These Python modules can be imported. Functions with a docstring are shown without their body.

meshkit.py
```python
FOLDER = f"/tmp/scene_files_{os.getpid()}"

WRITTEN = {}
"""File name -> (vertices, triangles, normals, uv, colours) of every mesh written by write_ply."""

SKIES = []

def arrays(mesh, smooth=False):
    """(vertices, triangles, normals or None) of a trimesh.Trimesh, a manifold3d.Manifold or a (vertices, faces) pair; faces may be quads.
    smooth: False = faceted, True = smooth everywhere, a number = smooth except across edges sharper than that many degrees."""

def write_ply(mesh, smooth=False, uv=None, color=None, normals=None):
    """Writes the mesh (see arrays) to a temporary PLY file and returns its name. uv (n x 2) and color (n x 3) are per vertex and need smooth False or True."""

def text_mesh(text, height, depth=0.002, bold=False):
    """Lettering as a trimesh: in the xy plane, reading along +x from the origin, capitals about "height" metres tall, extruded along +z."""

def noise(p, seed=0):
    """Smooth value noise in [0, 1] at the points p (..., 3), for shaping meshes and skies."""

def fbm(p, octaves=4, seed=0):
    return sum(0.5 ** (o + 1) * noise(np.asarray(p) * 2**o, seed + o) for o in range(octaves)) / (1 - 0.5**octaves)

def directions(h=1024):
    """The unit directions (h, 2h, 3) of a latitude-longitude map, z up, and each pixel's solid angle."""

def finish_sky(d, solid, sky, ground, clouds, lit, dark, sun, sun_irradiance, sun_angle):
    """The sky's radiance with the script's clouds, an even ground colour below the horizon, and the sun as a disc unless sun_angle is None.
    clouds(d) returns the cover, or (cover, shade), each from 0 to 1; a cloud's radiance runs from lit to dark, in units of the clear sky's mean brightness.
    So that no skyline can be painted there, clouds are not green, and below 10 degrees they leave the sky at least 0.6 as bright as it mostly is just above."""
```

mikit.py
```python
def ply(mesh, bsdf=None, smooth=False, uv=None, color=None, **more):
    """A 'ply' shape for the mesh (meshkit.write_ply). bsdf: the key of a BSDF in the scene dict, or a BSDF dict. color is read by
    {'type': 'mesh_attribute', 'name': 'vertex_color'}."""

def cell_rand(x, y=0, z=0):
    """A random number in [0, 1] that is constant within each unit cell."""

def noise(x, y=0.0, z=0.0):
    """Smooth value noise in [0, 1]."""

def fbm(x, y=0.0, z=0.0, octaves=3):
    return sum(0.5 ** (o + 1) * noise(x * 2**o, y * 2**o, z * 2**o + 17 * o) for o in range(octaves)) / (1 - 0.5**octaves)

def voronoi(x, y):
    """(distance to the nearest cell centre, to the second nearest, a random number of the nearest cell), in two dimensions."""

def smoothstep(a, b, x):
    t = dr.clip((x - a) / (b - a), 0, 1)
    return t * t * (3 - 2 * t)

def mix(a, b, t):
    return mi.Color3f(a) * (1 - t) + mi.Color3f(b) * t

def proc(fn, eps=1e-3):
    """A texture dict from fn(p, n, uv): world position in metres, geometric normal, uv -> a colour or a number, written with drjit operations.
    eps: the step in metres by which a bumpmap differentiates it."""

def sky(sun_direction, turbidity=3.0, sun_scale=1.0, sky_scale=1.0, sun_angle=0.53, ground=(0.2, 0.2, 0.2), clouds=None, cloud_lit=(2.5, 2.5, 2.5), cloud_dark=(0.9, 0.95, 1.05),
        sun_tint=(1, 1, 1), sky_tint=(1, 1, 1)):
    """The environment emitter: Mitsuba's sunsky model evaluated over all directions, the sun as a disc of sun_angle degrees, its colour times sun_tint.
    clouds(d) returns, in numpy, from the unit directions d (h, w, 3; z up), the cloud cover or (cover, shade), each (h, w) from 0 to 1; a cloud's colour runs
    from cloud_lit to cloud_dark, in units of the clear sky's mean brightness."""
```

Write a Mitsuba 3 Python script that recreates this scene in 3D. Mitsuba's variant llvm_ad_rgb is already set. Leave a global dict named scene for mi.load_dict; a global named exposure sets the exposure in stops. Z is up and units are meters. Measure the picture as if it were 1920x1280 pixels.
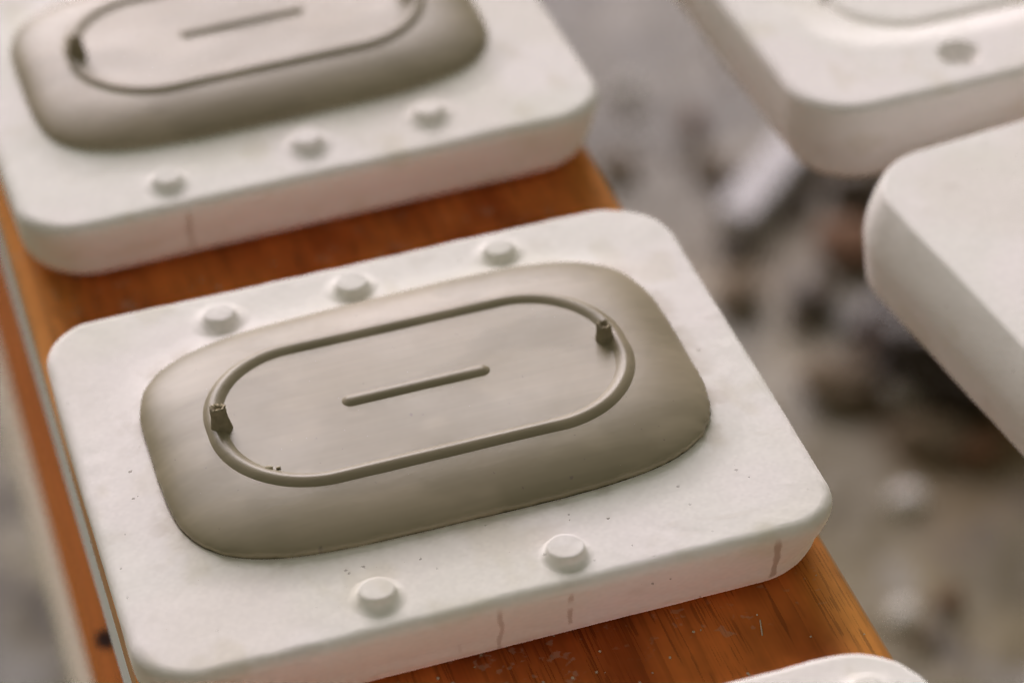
import math, random
import numpy as np
import trimesh
import drjit as dr
import mitsuba as mi
import mikit, meshkit
from mikit import proc, noise, fbm, voronoi, cell_rand, smoothstep, mix

T = mi.ScalarTransform4f
scene, labels = {}, {}
mm = 0.001

# ------------------------------------------------------------------ camera, sky, exposure
EYE = [-0.15699, -0.67885, 0.57826]
FWD = [0.20935, 0.75660, -0.61945]
ROLL = -0.0553379
fw = np.array(FWD)
rt = np.cross(fw, [0, 0, 1]); rt /= np.linalg.norm(rt)
up = np.cross(rt, fw)
up = -math.sin(ROLL) * rt + math.cos(ROLL) * up
scene['camera'] = {
    'type': 'thinlens', 'fov': math.degrees(2 * math.atan(960 / 5297.4)), 'fov_axis': 'x',
    'aperture_radius': 0.0102, 'focus_distance': 0.872, 'near_clip': 0.02, 'far_clip': 200.0,
    'to_world': T().look_at(origin=EYE, target=[float(a + b) for a, b in zip(EYE, FWD)], up=[float(v) for v in up]),
}
# soft daylight from the open side of the workshop, behind and a little to the left
scene['sky'] = mikit.sky([0.02, 1.0, 0.58], turbidity=3, sun_scale=1.10, sun_angle=44, sky_scale=1.0,
                         clouds=lambda d: (np.ones(d.shape[:2]), 0.75 * (1 - np.clip(d[..., 2], 0, 1))),
                         cloud_lit=(1.03, 1.00, 0.86), cloud_dark=(0.66, 0.69, 0.41), sun_tint=(0.87, 0.995, 1.56))
exposure = 1.58


# ------------------------------------------------------------------ materials
def bsdf(key, color, rough=0.8, spec=0.3, bump=None, bump_scale=1.0, eps=3e-4, **more):
    b = {'type': 'principled', 'base_color': proc(color) if callable(color) else {'type': 'rgb', 'value': list(color)},
         'roughness': proc(rough) if callable(rough) else rough, 'specular': spec, **more}
    if bump is not None:
        b = {'type': 'bumpmap', 'arbitrary': proc(bump, eps=eps), 'scale': bump_scale, 'bsdf': b}
    scene[key] = {'type': 'twosided', 'bsdf': b}


def specks(x, y, size, chance, r0, r1, seed=0.0):
    """1 inside sparse small round specks."""
    cx, cy = dr.floor(x / size), dr.floor(y / size)
    px = (cx + 0.25 + 0.5 * cell_rand(cx, cy, 11 + seed)) * size
    py = (cy + 0.25 + 0.5 * cell_rand(cx, cy, 12 + seed)) * size
    wob = 0.6 + 0.8 * noise(x / (r1 * 0.8), y / (r1 * 0.8), seed)
    r = (r0 + (r1 - r0) * cell_rand(cx, cy, 13 + seed)) * wob
    d = dr.sqrt(dr.square(x - px) + dr.square(y - py))
    return dr.select(cell_rand(cx, cy, 14 + seed) < chance, 1 - smoothstep(r * 0.6, r * 1.15, d), 0.0)


CHIPS = [(-.0943, .0057, .0008), (-.0960, -.0069, .0007), (-.0946, -.0066, .0004), (.0941, .0005, .0005), (-.0419, -.0611, .0004),
         (-.0412, -.0625, .0004), (-.0365, -.0615, .0006), (-.0190, -.0640, .0004), (.0285, -.0630, .0005), (.0400, -.0660, .0006), (.0850, -.0560, .0004)]


def plaster_color(p, n, uv):
    big = fbm(p.x * 22, p.y * 22, p.z * 22, 3)
    fine = noise(p.x * 900, p.y * 900, p.z * 900)
    c = mix((0.855, 0.815, 0.795), (0.825, 0.805, 0.765), smoothstep(0.35, 0.65, big))
    c = c * (0.965 + 0.07 * fine)
    # faint damp smears and pin holes
    smear = smoothstep(0.62, 0.8, fbm(p.x * 60 + 9, p.y * 45, p.z * 60, 3))
    c = mix(c, c * mi.Color3f(0.93, 0.92, 0.88), smear)
    damp = smoothstep(0.48, 0.66, fbm(p.x * 17 + 4, p.y * 17 + 1, p.z * 17, 3))
    c = mix(c, c * mi.Color3f(0.955, 0.955, 0.925), damp)
    slip = smoothstep(0.70, 0.80, fbm(p.x * 48 + 3, p.y * 90 + 6, p.z * 48, 4))
    c = mix(c, (0.55, 0.49, 0.42), 0.16 * slip)
    u, v = p.x + 0.31 * p.z, p.y + 0.73 * p.z
    s = dr.maximum(specks(u, v, 0.0065, 0.06, 0.00014, 0.00040), 0.6 * specks(u + 0.3, v + 0.2, 0.017, 0.16, 0.0003, 0.0008, 20))
    patch = smoothstep(0.45, 0.7, noise(p.x * 25 + 4, p.y * 25))
    c = mix(c, (0.27, 0.24, 0.21), s * (0.25 + 0.55 * patch))
    # a thin film of clay rubbed off round the cast
    ex, ey = (p.x - 0.0009) / 0.0881, (p.y - 0.0033) / 0.0579
    e = dr.sqrt(dr.sqrt(dr.square(dr.square(ex)) + dr.square(dr.square(ey))))
    film = (1 - smoothstep(1.0, 1.13, e)) * smoothstep(0.42, 0.70, fbm(p.x * 120 + 5, p.y * 120, 2.0, 4))
    c = mix(c, (0.50, 0.44, 0.36), dr.select(dr.abs(p.y) < 0.095, 0.45 * film, 0.0))
    for cx, cy, r in CHIPS:
        d = dr.sqrt(dr.square(p.x - cx) + dr.square((p.y - cy) * 1.3)) + 0.0007 * (noise(p.x * 1500, p.y * 1500) - 0.5)
        c = mix(c, (0.27, 0.23, 0.19), dr.select(p.z > -0.004, 0.75 * (1 - smoothstep(r * 0.6, r * 1.1, d)), 0.0))
    # dried drips of slip down the front sides
    side = (1 - smoothstep(-0.0060, -0.0012, p.z))

    def drip(x0, w, z1, y0, y1, amp, gap):
        d = dr.abs(p.x - x0 + 0.0007 * (noise(p.z * 150, x0 * 900) - 0.5) * 2)
        ww = w * (0.7 + 0.6 * noise(p.z * 330 + 7, x0 * 500))
        k = (1 - smoothstep(ww * 0.45, ww * 1.25, d)) * smoothstep(z1 - 0.001, z1 + 0.001, p.z) * side
        k = k * smoothstep(gap - 0.12, gap + 0.12, noise(p.z * 240 + 3.3, x0 * 700))
        return dr.select((p.y > y0) & (p.y < y1), k * amp, 0.0)

    k = dr.maximum(drip(0.0862, 0.00125, -0.0225, -0.10, -0.06, 0.75, 0.0), drip(0.0200, 0.00095, -0.0195, -0.10, -0.06, 0.6, 0.2))
    k = dr.maximum(k, drip(-0.0020, 0.0008, -0.026, -0.10, -0.06, 0.5, 0.3))
    k = dr.maximum(k, drip(-0.0460, 0.0011, -0.024, 0.12, 0.17, 0.6, 0.1))
    k = dr.maximum(k, drip(-0.0145, 0.0007, -0.020, -0.10, -0.06, 0.2, 0.5))
    return mix(c, (0.42, 0.325, 0.25), k)


def plaster_bump(p, n, uv):
    a = fbm(p.x * 130, p.y * 130, p.z * 130, 3) * 0.00022
    b = noise(p.x * 1400, p.y * 1400, p.z * 1400) * 0.000055
    u, v = p.x + 0.31 * p.z, p.y + 0.73 * p.z
    return a + b - 0.0003 * specks(u, v, 0.0065, 0.06, 0.00014, 0.00040)


def clay_color(p, n, uv):
    big = fbm(p.x * 26 + 3, p.y * 26, p.z * 26, 3)
    streak = fbm(p.x * 60, p.y * 700, p.z * 500, 2)
    c = mix((0.305, 0.254, 0.172), (0.275, 0.234, 0.152), smoothstep(0.3, 0.7, big))
    c = c * (0.94 + 0.12 * streak)
    damp = smoothstep(0.42, 0.66, fbm(p.x * 34 + 11, p.y * 60, 3.0, 3))
    c = mix(c, c * mi.Color3f(0.83, 0.83, 0.80), damp)
    s = dr.maximum(specks(p.x, p.y, 0.007, 0.10, 0.00015, 0.0004, 40), specks(p.x + 0.2, p.y + 0.1, 0.02, 0.12, 0.0003, 0.0006, 60))
    return mix(c, (0.16, 0.13, 0.10), 0.8 * s)


def clay_bump(p, n, uv):
    a = fbm(p.x * 45, p.y * 190, p.z * 150, 3) * 0.00006
    b = noise(p.x * 1100, p.y * 1500, p.z * 1300) * 0.00002
    return a + b


def stub_color(p, n, uv):
    f = fbm(p.x * 700, p.y * 700, p.z * 700, 3)
    dry = smoothstep(0.52, 0.68, fbm(p.x * 420 + 5, p.y * 420, p.z * 420, 2)) * smoothstep(0.45, 0.85, n.z)
    return mix(mix((0.20, 0.168, 0.115), (0.33, 0.28, 0.195), f), (0.62, 0.53, 0.38), dry)


def wood_lines(p):
    w = p.x + 0.010 * (fbm(p.y * 3.2 + 2, p.x * 9, 0.0, 3) - 0.5) + 0.0016 * (fbm(p.y * 22, p.x * 70, 5.0, 2) - 0.5)
    g = w / 0.0064
    k = g - dr.floor(g)
    late = smoothstep(0.55, 0.93, k) * (1 - smoothstep(0.95, 1.0, k))
    return w, late, cell_rand(dr.floor(g), 3.0, 1.0)


def wood_color(p, n, uv):
    w, late, rnd = wood_lines(p)
    fibre = fbm(p.x * 1600, p.y * 26, p.z * 300, 3)
    blot = fbm(p.x * 30, p.y * 14, 1.0, 3)
    c = mix((0.60, 0.180, 0.040), (0.36, 0.082, 0.018), smoothstep(0.35, 0.65, blot))
    gold = dr.maximum(smoothstep(0.088, 0.108, w), 1 - smoothstep(-0.108, -0.085, w))
    c = mix(c, (0.70, 0.315, 0.062), gold * (0.5 + 0.5 * noise(p.y * 20, p.x * 60)))
    c = c * (1 - (0.04 + 0.20 * rnd * rnd) * late) * (0.92 + 0.14 * fibre)
    # fine dark pores and checks along the grain
    pore = smoothstep(0.60, 0.78, noise(p.x * 2600, p.y * 95, 4.0)) * smoothstep(0.35, 0.6, noise(p.x * 240, p.y * 20, 8.0))
    c = c * (1 - 0.30 * pore)
    chk = smoothstep(0.80, 0.86, fbm(p.x * 520, p.y * 26 + 4, 2.0, 2))
    c = c * (1 - 0.35 * chk)
    mott = fbm(p.x * 110, p.y * 60, 3.0, 4)
    c = c * (0.72 + 0.50 * mott)
    dust = smoothstep(0.66, 0.80, fbm(p.x * 330, p.y * 330, 4.0, 3)) * smoothstep(0.45, 0.65, fbm(p.x * 35, p.y * 35, 7.0, 2))
    c = mix(c, (0.50, 0.42, 0.33), 0.28 * dust)
    # worn, pale sawn edges; weathered side, paled further to paint in skylight
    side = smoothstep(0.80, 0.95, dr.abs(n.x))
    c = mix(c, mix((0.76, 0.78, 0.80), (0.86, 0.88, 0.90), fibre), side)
    edge = smoothstep(0.3, 0.6, dr.abs(n.x)) * (1 - smoothstep(0.75, 0.9, dr.abs(n.x)))
    return mix(c, (0.36, 0.24, 0.13), edge * 0.8)


def wood_bump(p, n, uv):
    w, late, rnd = wood_lines(p)
    return fbm(p.x * 1300, p.y * 30, p.z * 200, 2) * 0.00008 + 0.00006 * late + fbm(p.x * 60, p.y * 30, 0.0, 2) * 0.0003


def low_wood_color(p, n, uv):
    w, late, rnd = wood_lines(p)
    fibre = fbm(p.x * 900, p.y * 20, p.z * 300, 3)
    c = mix((0.66, 0.230, 0.050), (0.56, 0.175, 0.036), fbm(p.x * 40, p.y * 12, p.z * 40, 2))
    c = c * (1 - 0.3 * late) * (0.85 + 0.3 * fibre)
    kd = dr.sqrt(dr.square((p.x + 0.1045) / 0.0040) + dr.square((p.y - 0.1090) / 0.0060))
    return mix(c, (0.035, 0.012, 0.006), 1 - smoothstep(0.7, 1.25, kd))


def pale_wood_color(p, n, uv):
    fibre = fbm(p.x * 300, p.y * 12, p.z * 300, 3)
    return mix((0.88, 0.82, 0.68), (0.78, 0.71, 0.57), fibre)


def floor_color(p, n, uv):
    a = fbm(p.x * 5.0, p.y * 5.0, 2.0, 4)
    b = fbm(p.x * 17 + 3, p.y * 17, 6.0, 3)
    near = 1 - smoothstep(0.66, 0.84, p.y)
    c = mix(mix((0.215, 0.185, 0.125), (0.31, 0.268, 0.180), smoothstep(0.3, 0.7, a)), mix((0.150, 0.119, 0.058), (0.215, 0.172, 0.085), smoothstep(0.3, 0.7, a)), near)
    brown = smoothstep(0.46, 0.66, fbm(p.x * 9 + 7, p.y * 9 + 2, 1.0, 3)) * (1 - smoothstep(0.85, 1.15, p.y))
    c = mix(c, (0.22, 0.155, 0.085), 0.8 * brown)
    grey = smoothstep(0.85, 1.2, p.y)
    c = mix(c, mix((0.165, 0.150, 0.130), (0.222, 0.200, 0.172), a), grey * 0.9)
    c = c * (0.50 + 1.0 * b)
    wx = p.x + 0.05 * (fbm(p.x * 14, p.y * 14, 8.0, 3) - 0.5)
    wy = p.y + 0.05 * (fbm(p.x * 14 + 5, p.y * 14, 9.0, 3) - 0.5)
    slip = smoothstep(0.60, 0.74, fbm(wx * 10 + 1.7, wy * 10, 3.0, 3))
    c = mix(c, (0.36, 0.36, 0.36), 0.5 * slip)
    wet = smoothstep(0.60, 0.72, fbm(wx * 13 + 8, wy * 13, 4.0, 3))
    return mix(c, (0.075, 0.058, 0.040), 0.7 * wet)


def floor_bump(p, n, uv):
    return fbm(p.x * 40, p.y * 40, 0.0, 4) * 0.004


bsdf('plaster', plaster_color, 0.85, 0.25, plaster_bump)
bsdf('clay', clay_color, lambda p, n, uv: 0.37 + 0.12 * fbm(p.x * 40 + 2, p.y * 70, 5.0, 3), 0.50, clay_bump)
bsdf('torn_clay', stub_color, 0.9, 0.2)
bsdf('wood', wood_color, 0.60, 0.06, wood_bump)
bsdf('low_wood', low_wood_color, 0.8, 0.15)
bsdf('pale_wood', pale_wood_color, 0.7, 0.3)
bsdf('concrete', floor_color, 0.55, 0.4, floor_bump, eps=2e-3)
bsdf('white_strip', (0.52, 0.50, 0.52), 0.45, 0.5)
bsdf('dark_plastic', (0.052, 0.038, 0.026), 0.48, 0.40)
bsdf('rubble', lambda p, n, uv: mix((0.17, 0.135, 0.10), (0.30, 0.23, 0.16), fbm(p.x * 40, p.y * 40, p.z * 40, 3)), 0.9, 0.2)
bsdf('dark_rubble', lambda p, n, uv: mix((0.065, 0.049, 0.033), (0.14, 0.105, 0.068), fbm(p.x * 40, p.y * 40, p.z * 40, 3)), 0.5, 0.4)
bsdf('rust', lambda p, n, uv: mix((0.15, 0.075, 0.040), (0.24, 0.13, 0.07), fbm(p.x * 40, p.y * 40, p.z * 40, 3)), 0.8, 0.3)
bsdf('crumb', (0.50, 0.44, 0.33), 0.9, 0.2)
bsdf('iron', (0.05, 0.05, 0.05), 0.5, 0.5)


# ------------------------------------------------------------------ mesh helpers
NT = 512
TH = np.linspace(0, 2 * np.pi, NT, endpoint=False)


def rounded_rect(hx, hy, radii, n=NT):
    """n points, star-wise around the origin; radii for FL, FR, BR, BL."""
    dirs = np.stack([hx * np.cos(TH), hy * np.sin(TH)], 1)
    dirs /= np.linalg.norm(dirs, axis=1)[:, None]
    out = np.zeros((n, 2))
    for i, d in enumerate(dirs):
        t = min(hx / max(abs(d[0]), 1e-12), hy / max(abs(d[1]), 1e-12))
        sx, sy = (1 if d[0] >= 0 else -1), (1 if d[1] >= 0 else -1)
        r = radii[{(-1, -1): 0, (1, -1): 1, (1, 1): 2, (-1, 1): 3}[(sx, sy)]]
        q = d * t
        cx, cy = sx * (hx - r), sy * (hy - r)
        if r > 0 and abs(q[0]) > hx - r - 1e-12 and abs(q[1]) > hy - r - 1e-12:
            b = d[0] * cx + d[1] * cy
            disc = b * b - (cx * cx + cy * cy - r * r)
            if disc > 0:
                q = d * (b + math.sqrt(disc))
        out[i] = q
    # even spacing along the outline
    c = np.vstack([out, out[:1]])
    s = np.r_[0, np.cumsum(np.linalg.norm(np.diff(c, axis=0), axis=1))]
    u = np.linspace(0, s[-1], n, endpoint=False)
    return np.stack([np.interp(u, s, c[:, 0]), np.interp(u, s, c[:, 1])], 1)


def super_ellipse(a, b, e, n=NT):
    t = np.linspace(0, 2 * np.pi, 8 * n, endpoint=False)
    c, s = np.cos(t), np.sin(t)
    r = (np.abs(c / a) ** e + np.abs(s / b) ** e) ** (-1 / e)
    p = np.stack([r * c, r * s], 1)
    q = np.vstack([p, p[:1]])
    l = np.r_[0, np.cumsum(np.linalg.norm(np.diff(q, axis=0), axis=1))]
    u = np.linspace(0, l[-1], n, endpoint=False)
    return np.stack([np.interp(u, l, q[:, 0]), np.interp(u, l, q[:, 1])], 1)


def offset_in(ring, d):
    t = np.roll(ring, -1, 0) - np.roll(ring, 1, 0)
    t /= np.linalg.norm(t, axis=1)[:, None]
    return ring + d * np.stack([-t[:, 1], t[:, 0]], 1)


def loft(rings, cap_first=False, cap_last=False):
    """rings: list of (n,3), counter-clockwise seen from above, listed from the inside/top outwards and down."""
    n = len(rings[0])
    v = np.vstack(rings)
    f = []
    i = np.arange(n); j = (i + 1) % n
    for k in range(len(rings) - 1):
        a, b = k * n, (k + 1) * n
        f.append(np.stack([a + i, b + i, b + j], 1)); f.append(np.stack([a + i, b + j, a + j], 1))
    if cap_first:
        v = np.vstack([v, rings[0].mean(0)]); c = len(v) - 1
        f.append(np.stack([i * 0 + c, i, j], 1))
    if cap_last:
        v = np.vstack([v, rings[-1].mean(0)]); c = len(v) - 1
        a = (len(rings) - 1) * n
        f.append(np.stack([i * 0 + c, a + j, a + i], 1))
    return trimesh.Trimesh(v, np.vstack(f), process=False)


def at_z(ring, z):
    return np.column_stack([ring, np.broadcast_to(z, len(ring))])


def place(mesh, x, y, z=0.0, deg=0.0):
    m = mesh.copy()
    m.apply_transform(trimesh.transformations.rotation_matrix(math.radians(deg), [0, 0, 1]))
    m.apply_translation([x, y, z])
    return m


def wobble(mesh, amp, freq, seed):
    v = mesh.vertices
    d = np.stack([meshkit.fbm(v * freq, 3, seed + k) for k in range(3)], 1) - 0.5
    mesh.vertices = v + d * 2 * amp
    return mesh


def lathe(profile, n=48):
    """profile: (r, z) from the axis on top outwards and down."""
    t = np.linspace(0, 2 * np.pi, n, endpoint=False)
    rings = [np.stack([r * np.cos(t), r * np.sin(t), 0 * t + z], 1) for r, z in profile]
    return loft(rings, cap_first=True)


def add(key, mesh, mat, smooth=True):
    k, n = key, 0
    while k in scene:
        n += 1
        k = f'{key}_{n:03d}'
    scene[k] = mikit.ply(mesh, mat, smooth=smooth)
    return k


def say(key, label=None, cat=None, group=None, kind=None):
    e = labels.setdefault(key, {})
    for a, b in (('label', label), ('category', cat), ('group', group), ('kind', kind)):
        if b:
            e[a] = b


# ------------------------------------------------------------------ large structure: floor, rack, planks
FLOOR = -0.75
PT = -0.030                                             # top of the wooden planks


def sheet(x0, x1, y0, y1, z):
    return trimesh.Trimesh([[x0, y0, z], [x1, y0, z], [x1, y1, z], [x0, y1, z]], [[0, 1, 2], [0, 2, 3]], process=False)


add('floor', sheet(-20, 20, -20, 20, FLOOR), 'concrete', False)
say('floor', 'stained grey brown workshop floor far below the planks', kind='structure')


def board(x0, x1, y0, y1, z0, z1, b=0.0012):
    """A board along y with small bevels on its long edges."""
    prof = [(x0 + b, z0), (x1 - b, z0), (x1, z0 + b), (x1, z1 - b), (x1 - b, z1), (x0 + b, z1), (x0, z1 - b), (x0, z0 + b)]
    ys = np.linspace(y0, y1, 160)
    rng = np.random.default_rng(3)
    v = []
    for y in ys:
        e = 0.0003 * (meshkit.fbm(np.array([[y * 40, x0 * 10, 0.5]]), 3, 5)[0] - 0.5)
        for x, z in prof:
            v.append([x + (e if x > (x0 + x1) / 2 else -e), y, z])
    v = np.array(v)
    n, f = len(prof), []
    for k in range(len(ys) - 1):
        for i in range(n):
            j = (i + 1) % n
            a, c = k * n, (k + 1) * n
            f += [[a + i, a + j, c + j], [a + i, c + j, c + i]]
    for i in range(1, n - 1):
        f += [[0, i + 1, i], [len(v) - n, len(v) - n + i, len(v) - n + i + 1]]
    m = trimesh.Trimesh(v, f, process=False)
    m.fix_normals()
    return m


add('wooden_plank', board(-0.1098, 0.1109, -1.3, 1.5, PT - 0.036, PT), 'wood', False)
say('wooden_plank', 'reddish brown varnished plank carrying the row of white moulds, crumbs on it', 'plank')
add('wooden_plank', board(-0.1112, 0.110, -1.25, 1.5, -0.200, -0.164), 'low_wood', False)
say('wooden_plank_001', 'blurred orange plank with a dark knot, one tier below at the left edge', 'plank')
add('wooden_plank', board(-0.1124, 0.108, -1.28, 1.5, -0.340, -0.300), 'pale_wood', False)
say('wooden_plank_002', 'blurred pale beige bare wood plank, lowest at the left edge', 'plank')
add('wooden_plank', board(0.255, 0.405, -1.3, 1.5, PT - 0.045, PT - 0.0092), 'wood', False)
say('wooden_plank_003', 'wooden plank hidden beneath the white moulds at the right', 'plank')


# ------------------------------------------------------------------ plaster moulds
HX, HY = 0.110, 0.090
CX, CY = 0.0005, 0.0025                                 # centre of the cast on the mould
CLAY = super_ellipse(0.0881, 0.0579, 4.0)
CLAY[:, 1] *= 1 + 0.55 * CLAY[:, 0] * np.clip(CLAY[:, 1] / 0.03, 0, 1)      # the cast is a little askew
CLAY = CLAY + [0.0009, 0.0033]
H = 0.030


def rim_rings(radii, bottom_half, bottom_r, z0=0.0, seed=0, straight=0.0, H=H, fil=0.0040):
    """From the rounded upper edge down the tapering side to the foot."""
    top = rounded_rect(HX, HY, radii)
    low = rounded_rect(*bottom_half, [bottom_r] * 4)
    rings = []
    for a in np.linspace(0, np.pi / 2 * 0.86, 8):
        rings.append(at_z(offset_in(top, fil * (1 - math.sin(a))), z0 - fil * (1 - math.cos(a))))
    za = rings[-1][0, 2]
    zb = -H + 0.0130
    for t in np.linspace(0, 1, 14)[1:]:
        s = max(0.0, (t - straight) / (1 - straight))
        q = top * (1 - s ** 1.5) + low * s ** 1.5
        rings.append(at_z(q, za + (zb - za) * t))
    for a in np.linspace(0, np.pi / 2, 10)[1:]:
        rings.append(at_z(offset_in(low, 0.0135 * (1 - math.cos(a))), zb - 0.0130 * math.sin(a)))
    return top, rings


def male_body(radii, seed, shift=0.0):
    top, side = rim_rings(radii, (0.1095, 0.0866), 0.026, seed=seed)
    inner = side[0][:, :2]
    # match the two outlines by direction
    def resample(ring, c):
        ang = np.unwrap(np.arctan2(ring[:, 1] - c[1], ring[:, 0] - c[0]))
        return ang
    a_in, a_cl = resample(inner, (0, 0)), resample(CLAY, (0, 0))
    k = np.argsort(np.mod(a_cl, 2 * np.pi))
    am = np.mod(a_cl, 2 * np.pi)[k]
    cl = np.stack([np.interp(np.mod(a_in, 2 * np.pi), am, CLAY[k, d], period=2 * np.pi) for d in (0, 1)], 1)
    cl = cl + [shift, 0]
    rings = [at_z(cl * 0.93, 0.0002), at_z(cl * 0.985, 0.0009)]
    for u in np.r_[np.linspace(0, 0.5, 18), np.linspace(0.5, 1, 7)[1:]]:
        q = cl * (1 - u) + inner * u
        d = np.linalg.norm(q - cl, axis=1)
        z = 0.0021 * (1 - np.clip(d / 0.0160, 0, 1)) ** 2
        rings.append(at_z(q, z))
    rings[-1][:, 2] = 0
    m = loft(rings + side[1:], True, True)
    m = wobble(m, 0.00035, 28, seed)
    d = (meshkit.fbm(m.vertices * 210, 2, seed + 9) - 0.5)[:, None] * 0.0005
    edge = np.exp(-((m.vertices[:, 2] + 0.0015) / 0.0022) ** 2)[:, None] * (np.abs(m.vertices[:, 0]) > 0.0)[:, None]
    far = (np.maximum(np.abs(m.vertices[:, 0]) - 0.095, np.abs(m.vertices[:, 1]) - 0.078) > 0)[:, None]
    m.vertices = m.vertices + np.array([0.6, 0.6, 1.0]) * d * edge * far
    return m


def natch_mesh(seed, room):
    """A low tapered knob with a flared foot; each one a little different."""
    rg = np.random.default_rng(seed)
    r, rt_, h = min(0.0126 + rg.uniform(-.0004, .0004), room), 0.0056 + rg.uniform(-.0004, .0004), 0.0042 + rg.uniform(-.0004, .0004)
    prof = [(rt_ * 0.45, h - 0.00005), (rt_ * 0.72, h - 0.0001)]
    for a in np.linspace(0.1, np.pi / 2 * 0.62, 6):
        prof.append((rt_ - 0.0014 + 0.0014 * math.sin(a), h - 0.0014 * (1 - math.cos(a)) - 0.0001))
    r0, z0 = prof[-1]
    for t in np.linspace(0.05, 1, 16):
        prof.append((r0 + (r - r0) * (0.32 * t + 0.68 * t ** 2.0), (z0 + 0.0001) * (1 - t) ** 2.0 - 0.0001))
    prof.append((r + 0.0006, -0.0010))
    m = lathe(prof, 56)
    v = m.vertices
    v[:, 2] += (v[:, 0] * rg.uniform(-.04, .04) + v[:, 1] * rg.uniform(-.04, .04)) * np.clip(v[:, 2] / h, 0, 1)
    k = np.clip(v[:, 2] / h, 0, 1)[:, None]
    keep = v.copy()
    wobble(m, 0.00045, 170, seed)
    m.vertices = keep * (1 - k) + m.vertices * k
    return m


NATCHES = [(-0.0502, 0.0722), (-0.0040, 0.0730), (0.0484, 0.0746), (-0.0358, -0.0756), (0.0227, -0.0768)]
n_seed = [0]


def mould(key_label, x, y, deg, radii, natches, seed, shift=0.0, group='plaster moulds in a row on the plank'):
    key = 'plaster_mould'
    n = 0
    while any(k.startswith(key + '__') for k in scene):
        n += 1
        key = f'plaster_mould_{n:03d}'
    add(key + '__body', place(male_body(radii, seed, shift), x, y, 0, deg), 'plaster')
    for (nx, ny) in natches:
        n_seed[0] += 1
        add(key + '__locating_knob', place(wobble(place(natch_mesh(100 + n_seed[0], max(0.0090, 0.0862 - abs(ny))), nx + shift, ny), 0.00035, 28, seed), x, y, 0, deg), 'plaster')
    say(key, key_label, 'mould', group)
    return key


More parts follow.
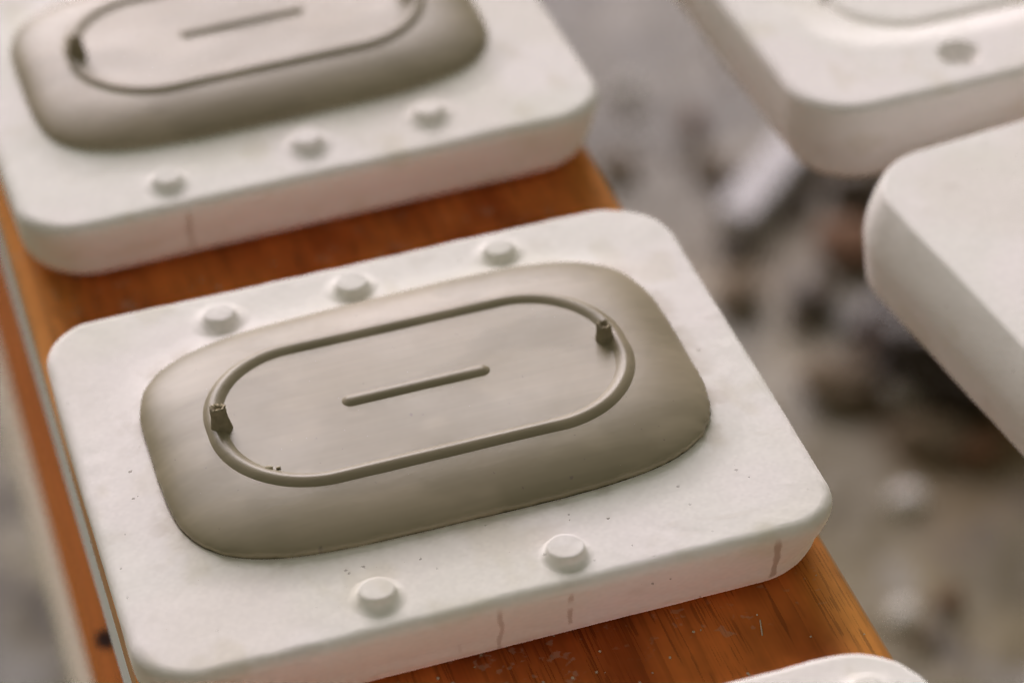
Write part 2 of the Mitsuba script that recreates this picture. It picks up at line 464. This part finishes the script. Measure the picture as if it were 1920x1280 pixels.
mould('white plaster mould in the middle, whole and in focus, holding a grey clay cast', 0, 0, 0, [0.021, 0.018, 0.025, 0.020], NATCHES, 1)
rot = lambda q: [(-a, -b) for a, b in q]
M2 = (0.0036, 0.2345, 1.4)
S2 = -0.0060
mould('blurred white plaster mould behind the focused one, with three knobs along its front', *M2, [0.022, 0.022, 0.021, 0.018], [(x - S2, y) for x, y in [(-.0556, -.0750), (-.0023, -.0702), (.0449, -.0690), (-.0225, .0745), (.0360, .0755)]], 2, S2)


def female_body(radii, seed):
    """The other half: a hollow with a groove round its floor, sockets and pouring holes."""
    top, side = rim_rings(radii, (0.1085, 0.0885), 0.026, seed=seed, straight=0.4, H=0.039)
    inner = side[0][:, :2]
    rr = lambda d: rounded_rect(0.0665 + d, 0.0335 + d, [0.0305 + d] * 4) + [CX, CY]
    def by_angle(ring):
        a_in = np.mod(np.arctan2(inner[:, 1], inner[:, 0]), 2 * np.pi)
        a = np.mod(np.arctan2(ring[:, 1], ring[:, 0]), 2 * np.pi)
        k = np.argsort(a)
        return np.stack([np.interp(a_in, a[k], ring[k, d], period=2 * np.pi) for d in (0, 1)], 1)
    cl = by_angle(CLAY)
    rings = []
    rings.append(at_z(by_angle(rr(-0.012)), -0.0095)); rings.append(at_z(by_angle(rr(-0.006)), -0.0095))
    for d in np.linspace(-0.0034, 0.0034, 14):
        rings.append(at_z(by_angle(rr(d)), -0.0095 - 0.0034 * math.cos(d / 0.0034 * np.pi / 2) ** 2))
    g = by_angle(rr(0.0034))
    for t in np.linspace(0, 1, 14)[1:]:
        rings.append(at_z(g * (1 - t) + cl * t, -0.0095 + 0.0085 * (0.5 * t + 0.5 * (1 - math.sqrt(1 - t * t)))))
    for u in np.r_[np.linspace(0.03, 0.4, 8), np.linspace(0.5, 1, 4)]:
        q = cl * (1 - u) + inner * u
        d = np.linalg.norm(q - cl, axis=1)
        rings.append(at_z(q, -0.0010 * (1 - np.clip(d / 0.008, 0, 1)) ** 2))
    rings[-1][:, 2] = 0
    m = loft(rings + side[1:], True, True)
    m = wobble(m, 0.00035, 28, seed)
    import manifold3d as m3
    def man(t):
        return m3.Manifold(m3.Mesh(np.asarray(t.vertices, np.float32), np.asarray(t.faces, np.uint32)))
    body = man(m)
    for (nx, ny) in [(-0.0420, -0.0700), (0.0060, -0.0720), (0.0490, -0.0730), (-0.0350, 0.0755), (0.0230, 0.0768)]:
        cone = m3.Manifold.cylinder(0.008, 0.0050, 0.0097, 48).translate([nx, ny, -0.0058])
        body = body - cone
    for sx in (-0.0640, 0.0650):
        body = body - m3.Manifold.cylinder(0.06, 0.0034, 0.0028, 32).translate([sx, 0.0028, -0.05])
    o = body.to_mesh()
    return trimesh.Trimesh(o.vert_properties[:, :3], o.tri_verts, process=False)


add('plaster_mould_002__body', place(female_body([0.025, 0.022, 0.022, 0.022], 5), 0.288, 0.2055, 0, 1.4), 'plaster', 40)
say('plaster_mould_002', 'blurred white hollow half mould at top right, with a groove and a round socket', 'mould')

# the block at the right, lying with its flat back up
def flat_block(seed):
    """Lying face down: the narrow back is up and the sides spread towards the wide rim below."""
    top = rounded_rect(0.1045, 0.0848, [0.026] * 4)
    wide = rounded_rect(0.1095, 0.0900, [0.032] * 4)
    rings = [at_z(top * k, 0.0) for k in (0.25, 0.5, 0.75, 0.9)]
    for a in np.linspace(0, np.pi / 2 * 0.7, 7):
        rings.append(at_z(offset_in(top, 0.0022 * (1 - math.sin(a))), -0.0022 * (1 - math.cos(a))))
    z0, q0 = rings[-1][0, 2], rings[-1][:, :2]
    for t in np.linspace(0, 1, 9)[1:]:
        u = math.sin(t * np.pi / 2) ** 0.9
        rings.append(at_z(q0 * (1 - u) + wide * u, z0 + (-0.0210 - z0) * t))
    for t in np.linspace(0, 1, 6)[1:]:
        rings.append(at_z(offset_in(wide, 0.0015 * t), -0.0210 - 0.0155 * t))
    for a in np.linspace(0, np.pi / 2, 6)[1:]:
        rings.append(at_z(offset_in(wide, 0.0015 + 0.0025 * (1 - math.cos(a))), -0.0365 - 0.0025 * math.sin(a)))
    return wobble(loft(rings, True, True), 0.0005, 24, seed)


add('plaster_mould_003__body', place(flat_block(8), 0.2945, 0.0062, 0, 6.0), 'plaster')
say('plaster_mould_003', 'plain white plaster block at the right edge with only its rounded corner in view', 'mould')

mould('white plaster mould at the bottom edge, only its rounded back corner in view', -0.0055, -0.2322, 0.3, [0.02, 0.02, 0.024, 0.02], [(0.0905, 0.0690), (-0.0036, 0.0716), (-0.088, 0.0690)], 11)


# ------------------------------------------------------------------ clay casts
ZF = 0.0112                                             # height of the flat floor inside the foot ring
RX, RY, RR = 0.0665, 0.0335, 0.0305


def cast_body(seed):
    ring = lambda d: rounded_rect(RX + d, RY + d, [RR + d] * 4) + [CX, CY]
    base = ring(0.0)
    a0 = np.mod(np.arctan2(base[:, 1], base[:, 0]), 2 * np.pi)

    def by_angle(r):
        a = np.mod(np.arctan2(r[:, 1], r[:, 0]), 2 * np.pi)
        k = np.argsort(a)
        return np.stack([np.interp(a0, a[k], r[k, d], period=2 * np.pi) for d in (0, 1)], 1)
    cl = by_angle(CLAY)
    ang = np.stack([np.cos(a0), np.sin(a0)], 1)
    nick = np.exp(-((a0 - math.radians(333)) / 0.16) ** 2)
    rough = (meshkit.fbm(np.column_stack([ang * 26, 0 * a0 + seed]), 3, seed) - 0.5) * 0.0007
    rough += (meshkit.fbm(np.column_stack([ang * 90, 0 * a0 + seed]), 2, seed + 3) - 0.5) * (0.0003 + 0.0016 * nick)
    cl0 = cl
    cl = cl + ang * rough[:, None]
    rings = []
    for s in (0.15, 0.4, 0.65, 0.85):
        rings.append(at_z((base - [CX, CY]) * s + [CX, CY], ZF))
    for d in (-0.003, 0.0):
        rings.append(at_z(by_angle(ring(d)), ZF))
    h = ZF - 0.0034
    for t in np.linspace(0, 1, 44)[1:]:
        w = math.sin(t * np.pi / 2)                     # crowd rings at the steep edge
        drop = h * (0.15 * w + 0.37 * w * w + 0.48 * (1 - max(0.0, 1 - w ** 2.4) ** (1 / 2.0)))
        rings.append(at_z(base * (1 - w) + cl0 * w + (cl - cl0) * w ** 24, ZF - drop))
    for zz, inn in ((0.0029, 0.00005), (0.0023, 0.00015), (0.0017, 0.0004), (0.0008, 0.0009)):
        rings.append(at_z(offset_in(cl, inn), zz))
    e2 = at_z(offset_in(cl, 0.004), 0.0008); rings.append(e2)
    m = loft(rings, True, False)
    v = m.vertices
    v[:, 2] += (meshkit.fbm(v * 50, 2, seed) - 0.5) * 0.00022
    return m


def cast_ring():
    ring = lambda d: rounded_rect(RX + d, RY + d, [RR + d] * 4) + [CX, CY]
    rings = []
    hw = 0.0037
    for d in np.linspace(-1, 1, 31):
        d = hw * math.sin(d * np.pi / 2)
        c = max(0.0, 1 - (d / hw) ** 2) ** 1.25
        fall = 0.0 if d < 0 else -0.16 * d                # the floor outside the ring already slopes away
        rings.append(at_z(ring(d), ZF - 0.0002 + 0.0017 * c + fall))
    m = loft(rings)
    return m


def cast_rib():
    hx, w = 0.0248, 0.0032
    rings = []
    for t in np.linspace(0, 1, 16):
        q = math.sin(t * np.pi / 2)
        r = w * (0.05 + 0.95 * q)
        o = rounded_rect(hx - w + r, r, [r * 0.999] * 4)
        rings.append(at_z(o + [CX - 0.0012, CY + 0.0005], ZF - 0.0002 + 0.0016 * max(0.0, 1 - q * q) ** 1.2))
    return loft(rings, True)


def stub(seed, h, r0, r1, lean=(0, 0)):
    n = 40
    t = np.linspace(0, 2 * np.pi, n, endpoint=False)
    rings = []
    rng = np.random.default_rng(seed)
    prof = [(0.15, h - 0.0014), (0.4, h - 0.0012), (0.62, h - 0.0004), (0.8, h + 0.0001), (0.97, h - 0.0001)]
    for s, z in prof:
        rings.append(np.stack([r1 * s * np.cos(t), r1 * s * np.sin(t), 0 * t + z], 1))
    for u in np.linspace(0.06, 1, 14):
        r = r1 + (r0 - r1) * u ** 1.6
        rings.append(np.stack([r * np.cos(t), r * np.sin(t), 0 * t + h * (1 - u) - 0.0006 * u], 1))
    m = loft(rings, True)
    v = m.vertices
    topness = np.clip(v[:, 2] / h, 0, 1)
    d = np.stack([meshkit.fbm(v * 900, 3, seed + k) for k in range(3)], 1) - 0.5
    big = np.stack([meshkit.fbm(v * 260, 2, seed + 9 + k) for k in range(3)], 1) - 0.5
    v += d * (0.0002 + 0.0020 * topness ** 5)[:, None] + big * (0.0003 + 0.0012 * topness ** 4)[:, None]
    v[:, 0] += lean[0] * topness; v[:, 1] += lean[1] * topness
    return m


def cast(key, x, y, deg, seed, label, stubs):
    add(key + '__body', place(cast_body(seed), x, y, 0, deg), 'clay')
    add(key + '__foot_ring', place(cast_ring(), x, y, 0, deg), 'clay')
    add(key + '__rib', place(cast_rib(), x, y, 0, deg), 'clay')
    for (sx, sy, h, r0, r1, sd, lean) in stubs:
        add(key + '__pouring_stub', place(place(stub(sd, h, r0, r1, lean), sx, sy, ZF), x, y, 0, deg), 'torn_clay', 75)
    say(key, label, 'soap dish')


cast('soap_dish', 0, 0, 0, 21, 'grey unfired clay soap dish upside down in the focused mould, two torn stubs on it',
     [(-0.0640, 0.0040, 0.0084, 0.0037, 0.0023, 31, (-0.0006, 0.0004)), (0.0632, 0.0048, 0.0058, 0.0032, 0.0024, 47, (0.0, 0.0))])
cast('soap_dish_001', M2[0] + S2, M2[1] + S2 * math.sin(math.radians(M2[2])), M2[2], 23, 'blurred grey clay soap dish in the mould behind, cut by the top edge',
     [(-0.0645, 0.0030, 0.0080, 0.0038, 0.0026, 33, (0, 0)), (0.0640, 0.0030, 0.0080, 0.0038, 0.0026, 36, (0, 0))])
say('soap_dish__pouring_stub', 'taller dark torn clay stub at the left end')
say('soap_dish__pouring_stub_001', 'shorter dark crumbly clay stub at the right end')


# ------------------------------------------------------------------ small things
def lump(r, seed, squash=(1, 1, 0.6), sub=3, amp=0.35, freq=1.6):
    m = trimesh.creation.icosphere(subdivisions=sub, radius=1.0)
    v = m.vertices
    k = 1 + amp * (meshkit.fbm(v * freq + seed * 3.1, 3, seed) - 0.5) * 2
    m.vertices = v * k[:, None] * r * np.array(squash)
    return m


# crumbs of plaster and clay on the plank
rng = random.Random(12)
parts = []
for k in range(150):
    if k < 60:
        x, y = rng.gauss(0.0, 0.016), rng.uniform(-0.116, -0.096)
        x -= 0.012
    elif k < 110:
        x, y = rng.uniform(-0.06, 0.108), rng.uniform(-0.145, -0.075)
    else:
        x, y = rng.uniform(-0.10, 0.10), rng.uniform(0.092, 0.14)
    r = rng.uniform(0.0002, 0.00055) * (1.5 if rng.random() < 0.12 else 1)
    m = lump(r, k, (1, rng.uniform(0.6, 1.4), 0.7), 1)
    m.apply_translation([x, y, PT + r * 0.4])
    parts.append(m)
for k in range(5):
    x, y, a, L = rng.uniform(0.0, 0.106), rng.uniform(-0.14, -0.085), rng.uniform(0, 6.3), rng.uniform(0.002, 0.007)
    m = trimesh.creation.box([L, 0.00045, 0.0003])
    m.apply_transform(trimesh.transformations.rotation_matrix(a, [0, 0, 1]))
    m.apply_translation([x, y, PT + 0.0002])
    parts.append(m)
add('crumbs', trimesh.util.concatenate(parts), 'crumb', False)
say('crumbs', 'pale dry crumbs and splinters scattered over the varnished plank', 'crumbs', kind='stuff')

# dry flakes inside the foot ring and on the mould
for (x, y, z, r, m_) in [(-0.0548, -0.0203, ZF + 0.0005, 0.0011, 'crumb'), (-0.0518, -0.0210, ZF + 0.0004, 0.0006, 'crumb')]:
    fl = lump(r, int(abs(x) * 9999), (1.3, 0.8, 0.5), 2)
    k = add('clay_flake', place(fl, x, y, z), m_)
say('clay_flake', 'larger pale dry clay flake inside the ring by its front left bend', 'flake')
say('clay_flake_001', 'tiny pale dry clay flake just right of the larger flake inside the ring', 'flake')


# things on the floor, far below and out of focus
def on_floor(key, mesh, x, y, mat, deg=0, lift=0.0, smooth=True):
    m = place(mesh, x, y, 0, deg)
    m.apply_translation([0, 0, FLOOR - m.bounds[0, 2] - lift])
    return add(key, m, mat, smooth)



def beam(p0, p1, w, h):
    """A bevelled bar lying between two points of the floor."""
    import manifold3d as m3
    L = math.dist(p0, p1)
    c = [m3.Manifold.sphere(min(w, h) * 0.22, 16).translate([a * (L / 2), b * (w / 2), g * (h / 2)]) for a in (-1, 1) for b in (-1, 1) for g in (-1, 1)]
    o = m3.Manifold.batch_hull(c).to_mesh()
    m = trimesh.Trimesh(o.vert_properties[:, :3], o.tri_verts, process=False)
    return m, (p0[0] + p1[0]) / 2, (p0[1] + p1[1]) / 2, math.degrees(math.atan2(p1[1] - p0[1], p1[0] - p0[0]))


m, x, y, a = beam((0.592, 1.098), (0.497, 1.008), 0.024, 0.018)
on_floor('plastic_strip', m, x, y, 'white_strip', a)
say('plastic_strip', 'blurred pale lavender white strip lying on the floor beside the mould plank', 'strip')


def crumpled(r, seed, squash):
    m = trimesh.creation.icosphere(subdivisions=5, radius=1.0)
    v = m.vertices
    f = meshkit.fbm(v * 1.5 + seed, 3, seed)
    ridge = 1 - np.abs(2 * meshkit.fbm(v * 2.6 + 7 + seed, 3, seed + 5) - 1) * 2.2
    k = 0.75 + 0.55 * (f - 0.5) + 0.30 * ridge
    m.vertices = v * k[:, None] * r * np.array(squash)
    return m


on_floor('bin_bag', crumpled(0.072, 4, (1.2, 1.0, 0.55)), 0.606, 0.795, 'dark_plastic', 20, 0.006)
say('bin_bag', 'blurred crumpled black plastic bag with shiny highlights on the floor at the right', 'bag')


def strap(points, r):
    pts = np.array(points)
    t = np.linspace(0, 1, 30)
    u = np.linspace(0, 1, len(pts))
    from scipy.interpolate import CubicSpline
    c = CubicSpline(u, pts)(t)
    n = 12
    a = np.linspace(0, 2 * np.pi, n, endpoint=False)
    rings = []
    for i, p in enumerate(c):
        d = c[min(i + 1, 29)] - c[max(i - 1, 0)]
        d /= np.linalg.norm(d)
        s = np.cross(d, [0, 0, 1]); s /= np.linalg.norm(s); w = np.cross(s, d)
        rings.append(p + r * (np.cos(a)[:, None] * s * 1.0 + np.sin(a)[:, None] * w * 0.7))
    m = loft(rings, True, True)
    m.fix_normals()
    return m


k = add('hose', strap([(0.533, 0.845, FLOOR + 0.010), (0.556, 0.872, FLOOR + 0.012), (0.592, 0.893, FLOOR + 0.011), (0.640, 0.905, FLOOR + 0.010), (0.72, 0.90, FLOOR + 0.010)], 0.0105), 'dark_plastic')
say('hose', 'blurred dark bent hose on the floor behind the black bag', 'hose')

bits = [  # x, y, radius, material, name, label, category
    (0.492, 0.988, 0.013, 'dark_rubble', 'stone', 'blurred small dark lump put in for shadow at the near end of the pale strip', 'stone'),  # dark lump added in place of the shadow at the strip end
    (0.556, 1.026, 0.013, 'dark_rubble', 'stone', 'blurred small dark stone beside the middle of the pale strip', 'stone'),
    (0.612, 1.030, 0.030, 'dark_rubble', 'stone', 'blurred larger dark stone on the floor beyond the pale strip, under the right blocks', 'stone'),
    (0.545, 0.842, 0.014, 'rust', 'brick_chip', 'blurred rusty orange chip on the floor between the hose and black bag', 'chip'),
    (0.538, 0.722, 0.021, 'rubble', 'stone', 'blurred tan stone just in front of the black bag', 'stone'),
    (0.497, 0.672, 0.010, 'plaster', 'plaster_lump', 'blurred pale plaster lump on the floor right of the focused mould corner', 'lump'),
    (0.447, 0.566, 0.009, 'plaster', 'plaster_lump', 'blurred pale plaster lump at the bottom right beside the plank edge', 'lump'),
    (0.520, 0.905, 0.020, 'dark_rubble', 'stone', 'blurred dark stone between the focused mould and the hose', 'stone'),
    (0.575, 0.955, 0.024, 'rust', 'brick_chip', 'blurred rusty brown chip on the floor beyond the hose', 'chip'),
    (0.500, 0.800, 0.022, 'rubble', 'stone', 'blurred brown stone to the left of the black bag', 'stone'),
    (0.566, 0.700, 0.016, 'rust', 'brick_chip', 'blurred rusty chip in front of the black bag, right of a tan stone', 'chip'),
    (0.470, 0.930, 0.020, 'rubble', 'stone', 'blurred brown stone just right of the focused mould, nearest its back right corner', 'stone'),
]
for k, (x, y, r, mat, name, text, cat) in enumerate(bits):
    q = on_floor(name, lump(r, 60 + k, (1.25, 0.95, 0.6), 4, 0.45, 1.4), x, y, mat, 37 * k, r * 0.12)
    say(q, text, cat)

rng = random.Random(77)
for k in range(26):
    x, y, r = rng.uniform(0.425, 0.605), rng.uniform(0.50, 1.30), rng.choice([0.005, 0.006, 0.008, 0.010, 0.013])
    m = lump(r, 200 + k, (rng.uniform(0.9, 1.5), 1.0, rng.uniform(0.5, 0.8)), 3, 0.45, 1.5)
    pale = k % 5 == 0
    mat = 'plaster' if pale else rng.choice(['rubble', 'rust', 'rubble', 'rubble'])
    q = on_floor('plaster_crumb' if pale else 'pebble', m, x, y, mat, rng.uniform(0, 360), r * 0.1)
    if pale:
        say(q, 'small pale crumb of dry plaster lying blurred on the workshop floor', 'crumb', 'pale plaster crumbs on the floor')
    else:
        say(q, 'small blurred %s pebble lying on the workshop floor' % ('rusty brown' if mat == 'rust' else 'tan'), 'pebble', ('rusty' if mat == 'rust' else 'tan') + ' pebbles scattered on the floor')

# trestle legs and cross bars of the rack, out of the picture at both ends of the planks
for n, (x0, x1) in enumerate([(-0.105, 0.105), (0.262, 0.398)]):
    for yy in (-1.15, 1.42):
        key = 'rack_trestle' + (f'_{len([k for k in labels if k.startswith("rack_trestle")]):03d}' if 'rack_trestle' in labels else '')
        tiers = [PT - 0.036 - 0.009 * n] + ([-0.200, -0.340] if n == 0 else [])
        for x in (x0 - 0.035, x1 + 0.035):
            b_ = trimesh.creation.box([0.028, 0.028, -FLOOR + PT - 0.02])
            b_.apply_translation([x, yy, (FLOOR + PT - 0.02) / 2])
            add(key + '__leg', b_, 'iron', False)
        for z in tiers:
            b_ = trimesh.creation.box([x1 - x0 + 0.042, 0.026, 0.024])
            b_.apply_translation([(x0 + x1) / 2, yy, z - 0.0122])
            add(key + '__cross_bar', b_, 'iron', False)
        say(key, 'dark iron rack trestle holding up the %s end of the %s planks' % ('near' if yy < 0 else 'far', 'left' if n == 0 else 'right'), 'trestle')
